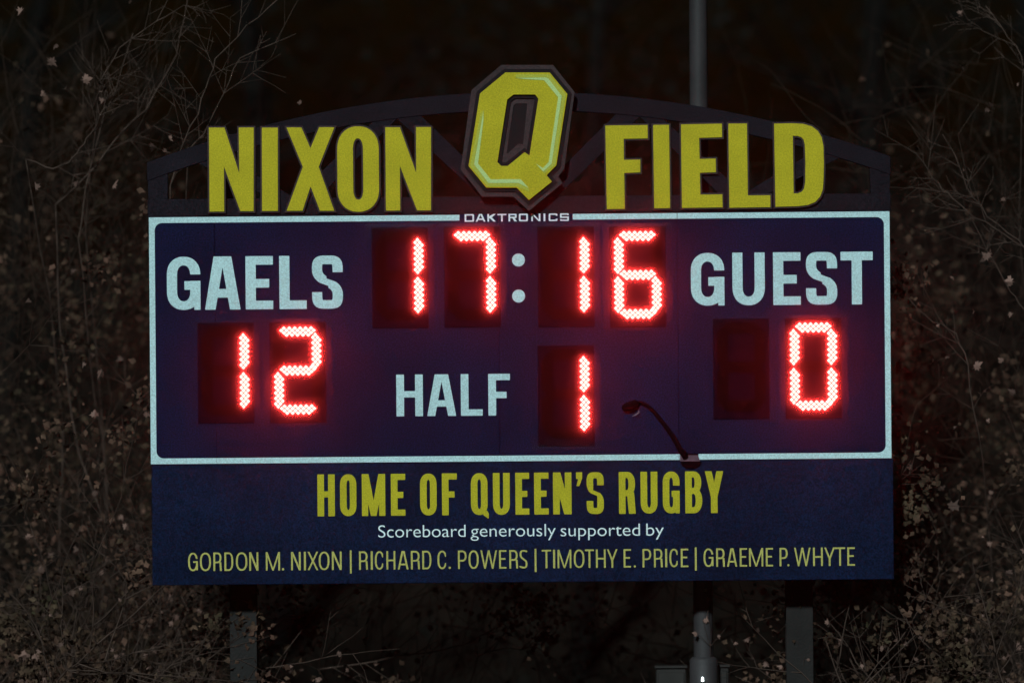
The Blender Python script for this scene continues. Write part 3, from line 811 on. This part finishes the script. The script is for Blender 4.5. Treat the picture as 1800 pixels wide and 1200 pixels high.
plate('bevel_face', [qz([(626,450),(632,500),(569,857),(679,999),(904,998),(984,1040),(985,1060),(890,1020),(672,1020),(542,866)])], -0.1253, 0.002, M['lime'], qe)

# ------------------------------------------------------------------ vegetation near the board
LEAFMESH = []
for k in range(14):
    mb = MB(); rr = random.Random(40 + k); leaf_geo(mb, (0, 0, 0), 1.0, rr); LEAFMESH.append(mb.mesh('leaf', [M['leaf']]))

def grow(mb, p, d, length, r, depth, rg, leaves, maxd=3, tw=0.10):
    n = max(3, int(length / 0.12)); pts = [p.copy()]; dd = d.copy()
    st = length / n
    for i in range(n):
        dd = (dd + Vector((rg.gauss(0, tw), rg.gauss(0, tw * .8), rg.gauss(0.02, tw)))).normalized()
        q = pts[-1] + dd * st
        if -3.0 < q.x < 3.05: q.y = max(q.y, 0.42)
        pts.append(q)
    mb.tube(pts, [max(r * (1 - 0.75 * i / n), 0.0016) for i in range(n + 1)], 4 if r < .012 else 6, cap=False)
    if depth < maxd:
        for k in range(rg.randint(2, 4) if depth else rg.randint(5, 8)):
            i = rg.randint(max(1, n // 4), n); a = rg.uniform(0.35, 1.1) * rg.choice((-1, 1))
            base = (pts[i] - pts[i-1]).normalized()
            nd = (Matrix.Rotation(a, 3, 'Y') @ base + Vector((0, rg.gauss(0, .35), 0))).normalized()
            grow(mb, pts[i], nd, length * rg.uniform(.3, .6), r * 0.5 * (1 - .5 * i / n) + .0015, depth + 1, rg, leaves, maxd, tw)
    else:
        leaves.append(pts[-1]); 
        if rg.random() < .5: leaves.append(pts[len(pts) // 2])

def shrub(name, label, cat, base, n, height, seed, spread=0.6, nleaf=60, lsize=(.045, .09), paths=(), spots=(), group=None, stuffleaf=200, dirx=0.0, zmax=9.9, r0=.016, maxd=3):
    rg = random.Random(seed)
    bx, by = base; bz = ground_z(bx, by) - .03
    t = empty(name, (bx, by, bz), label, cat, group)
    leaves = []
    for k in range(n):
        mb = MB()
        d = Vector((rg.gauss(dirx, spread * .5), rg.gauss(0, .12), 1)).normalized()
        grow(mb, Vector((bx + rg.gauss(0, .25), by + rg.gauss(0, .2), bz)), d, height * rg.uniform(.7, 1.1), r0 * rg.uniform(.7, 1.2), 0, rg, leaves, maxd)
        mb.build('stem', M['bark'], t, smooth=True)
    for pth in paths:
        mb = MB(); y, r, pp = pth
        P_ = [W(a, b, y + rg.gauss(0, .03)) for a, b in pp]
        if P_[-1].z > ZC - 3:      # carry it down to the ground
            q = P_[-1]; k = 6
            for i in range(1, k + 1):
                f = i / k; P_.append(Vector((q.x + (bx - q.x) * f + .12 * math.sin(f * 3.1) + rg.gauss(0, .07), q.y + (by + 0.9 - q.y) * min(f * 3, 1), q.z + (bz - q.z) * f)))
        P2 = []
        for i in range(len(P_) - 1):
            for j in range(3):
                f = j / 3; P2.append(P_[i].lerp(P_[i+1], f) + Vector((rg.gauss(0, .006), 0, rg.gauss(0, .006))))
        P2.append(P_[-1])
        mb.tube(P2, [max(r * (0.35 + 0.65 * i / len(P2)), .002) for i in range(len(P2))], 6)
        for k in range(len(pp) * 2):
            i = rg.randint(0, min(len(P2) - 2, len(pp) * 3)); dv = Matrix.Rotation(rg.uniform(.4, .9) * rg.choice((-1, 1)), 3, 'Y') @ (P2[i] - P2[i+1]).normalized()
            grow(mb, P2[i], dv, rg.uniform(.15, .6), .0035, 2, rg, leaves, 3, .06)
        mb.build('stem', M['bark'], t, smooth=True)
    rg.shuffle(leaves)
    leaves = [l for l in leaves if l.z < zmax]
    def put(c, s):
        o = bpy.data.objects.new('leaf', rg.choice(LEAFMESH)); col.objects.link(o)
        o.location = c; o.rotation_euler = (rg.gauss(0, .5), rg.uniform(0, 6.28), rg.gauss(0, .6)); o.scale = (s * rg.uniform(.7, 1.1), s, s * rg.uniform(.75, 1.1))
        adopt(o, t)
    for (a, b, s, y) in spots: put(W(a, b, y), s / PPM)
    vis = [l for l in leaves if abs(l.x) < 4.1 and 1.8 < l.z < 7.3]
    for l in vis[:nleaf]:
        l = l + Vector((rg.gauss(0, .03), rg.gauss(-.03, .03), rg.gauss(-.03, .03)))
        if -2.95 < l.x < 3.0: l.y = max(l.y, 0.42)
        put(l, rg.uniform(*lsize))
    rest = vis[nleaf:] or vis
    if stuffleaf and rest:
        mb = MB()
        cen = [rg.choice(rest) for _ in range(max(6, stuffleaf // 55))]
        for k in range(stuffleaf):
            sg = rg.choice((.05, .09, .16))
            l = rg.choice(cen) + Vector((rg.gauss(0, sg), rg.gauss(0, .1), rg.gauss(0, sg)))
            if -2.95 < l.x < 3.0: l.y = max(l.y, 0.42)
            leaf_geo(mb, l, rg.uniform(.022, .068), rg, simple=True)
        mb.build('small_leaves', M['leaf2'], t, kind='stuff')
    return t

shrub('bare_shrub', 'tall thin bare stems crossing the top left corner beside the letter N', 'shrub', (-3.1, 0.9), 2, 3.2, 3, .5, 14, (.05, .08),
      paths=[(0.6, .011, [(490, 0), (435, 45), (380, 105), (362, 150), (335, 225), (315, 268), (298, 330)]),
             (0.8, .009, [(520, 60), (420, 100), (395, 165), (360, 235), (330, 262)]),
             (1.2, .012, [(330, 0), (310, 95), (255, 195), (215, 230), (170, 290), (100, 360)])],
      spots=[(436, 45, 17, .5), (298, 243, 15, .5), (290, 268, 19, .5), (268, 258, 20, .5), (245, 300, 20, .5), (528, 180, 13, .7), (655, 345, 1, .7)], stuffleaf=160, zmax=5.6)
shrub('bare_shrub', 'leafy bare-stemmed shrub hanging over the upper left corner of the photo', 'shrub', (-3.55, 1.3), 3, 3.6, 8, .45, 26, (.05, .08),
      paths=[(0.9, .009, [(325, 10), (275, 38), (210, 85), (178, 140), (172, 150)]),
             (0.9, .010, [(190, 165), (182, 190), (160, 235), (140, 262), (120, 285), (95, 298), (45, 280)]),
             (1.1, .011, [(235, 60), (205, 150), (180, 210), (150, 330), (140, 420)])],
      spots=[(90, 108, 24, .7), (150, 140, 22, .7), (38, 20, 20, .8), (115, 157, 15, .7), (184, 160, 18, .7), (182, 178, 17, .7), (62, 330, 20, .7), (135, 325, 19, .7), (200, 325, 19, .6), (98, 80, 14, .9), (75, 165, 13, .9), (230, 5, 12, .9)],
      stuffleaf=500, zmax=5.9)
shrub('brush', 'tangled brown brush beside the left border of the scoreboard, below the word GAELS', 'brush', (-3.05, 0.7), 6, 3.0, 21, .6, 60, (.035, .075), stuffleaf=1500, zmax=5.4)
shrub('brush', 'dense brush of twigs and dead leaves along the left edge of the photo', 'brush', (-3.75, 1.1), 7, 3.3, 22, .55, 70, (.035, .075), stuffleaf=1600, zmax=5.8)
shrub('brush', 'low leafy brush at the bottom left below the sponsor panel', 'brush', (-2.9, 1.6), 7, 1.9, 23, .9, 90, (.045, .09), stuffleaf=2400, zmax=3.2, spots=[(640, 1125, 20, 1.2), (610, 1140, 14, 1.2), (660, 1165, 12, 1.2), (430, 1070, 22, 1.2), (560, 1190, 20, 1.3), (700, 1185, 13, 1.2)])
shrub('bramble', 'long arching bramble stem under the middle of the sponsor panel', 'bramble', (-0.9, 1.5), 2, 1.9, 24, .9, 10, (.04, .06),
      paths=[(1.2, .009, [(910, 1068), (880, 1098), (830, 1125), (780, 1142), (700, 1152), (640, 1165), (560, 1175)]), (1.3, .007, [(985, 1095), (965, 1125), (930, 1139), (880, 1140), (840, 1150)])],
      spots=[(850, 1061, 17, 1.0), (843, 1052, 9, 1.0), (770, 1068, 14, 1.1)], stuffleaf=300, zmax=3.0)
shrub('bare_shrub', 'slender bare stems in the upper right corner with a few pale leaves', 'shrub', (3.9, 1.4), 2, 3.4, 31, .4, 10, (.04, .06), dirx=-.05,
      paths=[(1.1, .010, [(1735, 12), (1762, 50), (1795, 100), (1815, 180), (1830, 300)]), (1.1, .007, [(1700, 33), (1730, 55), (1768, 72), (1800, 120)])],
      spots=[(1690, 23, 22, 1.0), (1692, 118, 15, 1.0), (1740, 185, 17, 1.0), (1735, 192, 12, 1.0), (1797, 110, 14, 1.0), (1790, 150, 12, 1.0)], stuffleaf=60, zmax=5.2)
shrub('bare_shrub', 'arching bare stems right of the letter D with small pale buds', 'shrub', (3.6, 0.9), 3, 3.3, 32, .5, 30, (.035, .07), dirx=-.05,
      paths=[(0.8, .009, [(1612, 272), (1640, 315), (1665, 340), (1700, 372), (1745, 400), (1800, 436), (1840, 500)]),
             (0.9, .009, [(1660, 235), (1680, 275), (1700, 330), (1735, 380), (1790, 425), (1830, 470)]),
             (0.7, .008, [(1560, 492), (1600, 530), (1640, 562), (1680, 585), (1700, 640), (1720, 760)]),
             (0.8, .008, [(1700, 370), (1735, 440), (1775, 510), (1800, 545), (1820, 640)])],
      spots=[(1623, 314, 12, .7), (1694, 300, 10, .7), (1762, 353, 15, .7), (1583, 293, 8, .7), (1735, 450, 19, .8), (1742, 441, 14, .9), (1727, 456, 13, .9), (1775, 495, 20, .8), (1712, 547, 10, .8), (1675, 487, 12, .9)], stuffleaf=500, zmax=5.2)
shrub('brush', 'tangled brush with dry leaves beside the right border below the guest zero', 'brush', (3.15, 0.7), 6, 2.7, 33, .6, 60, (.035, .075), stuffleaf=1200, zmax=4.7,
      spots=[(1580, 642, 24, .5), (1716, 643, 22, .6), (1722, 690, 14, .6), (1680, 751, 10, .6), (1735, 740, 13, .6), (1675, 890, 30, .6), (1780, 690, 16, .6)])
shrub('brush', 'dense twiggy brush along the right edge of the photo', 'brush', (3.85, 1.2), 7, 2.9, 34, .55, 70, (.035, .075), stuffleaf=1500, zmax=4.9)
shrub('brush', 'pale leaf-covered brush at the lower right corner of the sponsor panel', 'brush', (3.2, 1.6), 7, 1.9, 35, .8, 90, (.045, .085), stuffleaf=1700, zmax=3.3,
      paths=[(1.0, .008, [(1452, 1135), (1470, 1165), (1490, 1205)])],
      spots=[(1480, 1130, 25, .9), (1510, 1048, 15, .9), (1572, 1048, 14, .8), (1580, 1058, 13, .8), (1590, 1068, 12, .8), (1560, 1080, 12, .8), (1612, 1111, 13, .8), (1572, 1098, 11, .8), (1628, 1080, 20, .8), (1608, 1160, 17, .8), (1655, 1085, 14, .8), (1790, 1135, 18, .8)])

# undergrowth: the uncounted mass between and behind the shrubs
def undergrowth():
    mb = MB(); rg = random.Random(77)
    for i in range(46000):
        x = rg.uniform(-4.6, 4.6); y = rg.uniform(1.9, 5.5); z = rg.uniform(1.2, 7.2)
        side = min(max((abs(x) - 2.2) / 1.0, 0), 1)
        lim = 3.0 + side * (2.6 if x < 0 else 1.6) + 0.35 * math.sin(x * 2.3 + 1)
        p = 1.0 if z < lim else math.exp(-(z - lim) / 0.55)
        if abs(x) < 2.6 and z > 2.7: p *= 0.15
        if abs(x) < 2.3: p *= 0.30
        cl = math.sin(x * 3.3 + z * 1.1) * math.sin(z * 3.7 - x * 1.7 + y)
        p *= 0.07 + 0.93 * (cl > 0.02)
        if rg.random() > p: continue
        leaf_geo(mb, (x, y, z), rg.uniform(.025, .08), rg, simple=True)
    o = mb.build('undergrowth', M['leaf2']); o['kind'] = 'stuff'; o['label'] = 'brown mass of dead leaves and undergrowth behind the scoreboard'; o['category'] = 'undergrowth'
    mb = MB()
    for i in range(7500):
        x = rg.uniform(-4.6, 4.6); y = rg.uniform(1.6, 5.0); z = rg.uniform(1.0, 6.8)
        side = min(max((abs(x) - 2.2) / 1.0, 0), 1); lim = 3.0 + side * (3.2 if x < 0 else 2.2)
        if rg.random() > (1.0 if z < lim else math.exp(-(z - lim) / 0.9)): continue
        if abs(x) < 2.3 and rg.random() > .4: continue
        an = rg.gauss(0.3 if x < 0 else -.3, .8); d = Vector((math.sin(an), rg.gauss(0, .2), math.cos(an))).normalized(); p = Vector((x, y, z)); pts = [p]
        for k in range(6):
            d = (d + Vector((rg.gauss(0, .15), 0, rg.gauss(0, .15)))).normalized(); pts.append(pts[-1] + d * rg.uniform(.08, .2))
        r = rg.uniform(.0016, .005); mb.tube(pts, [r * (1 - k * .1) for k in range(7)], 4, cap=False)
    o = mb.build('twig_tangle', M['bark2']); o['kind'] = 'stuff'; o['label'] = 'tangle of thin bare twigs in the undergrowth'; o['category'] = 'twigs'
undergrowth()

# ------------------------------------------------------------------ scattering air added to give the digits a lens-like bloom
if BLOOM_DENSITY > 0:
    mb = MB(); mb.box((-450, -330, -1.0), (450, 450, 15.0))
    hm = bpy.data.materials.new('bloom_air'); hm.use_nodes = True; nt = hm.node_tree; nt.nodes.clear()
    o = nt.nodes.new('ShaderNodeOutputMaterial'); pv = nt.nodes.new('ShaderNodeVolumePrincipled')
    pv.inputs['Color'].default_value = (0.9, 0.9, 0.9, 1); pv.inputs['Density'].default_value = BLOOM_DENSITY; pv.inputs['Anisotropy'].default_value = 0.990
    nt.links.new(pv.outputs[0], o.inputs['Volume'])
    h = mb.build('bloom_volume', hm); h['kind'] = 'stuff'
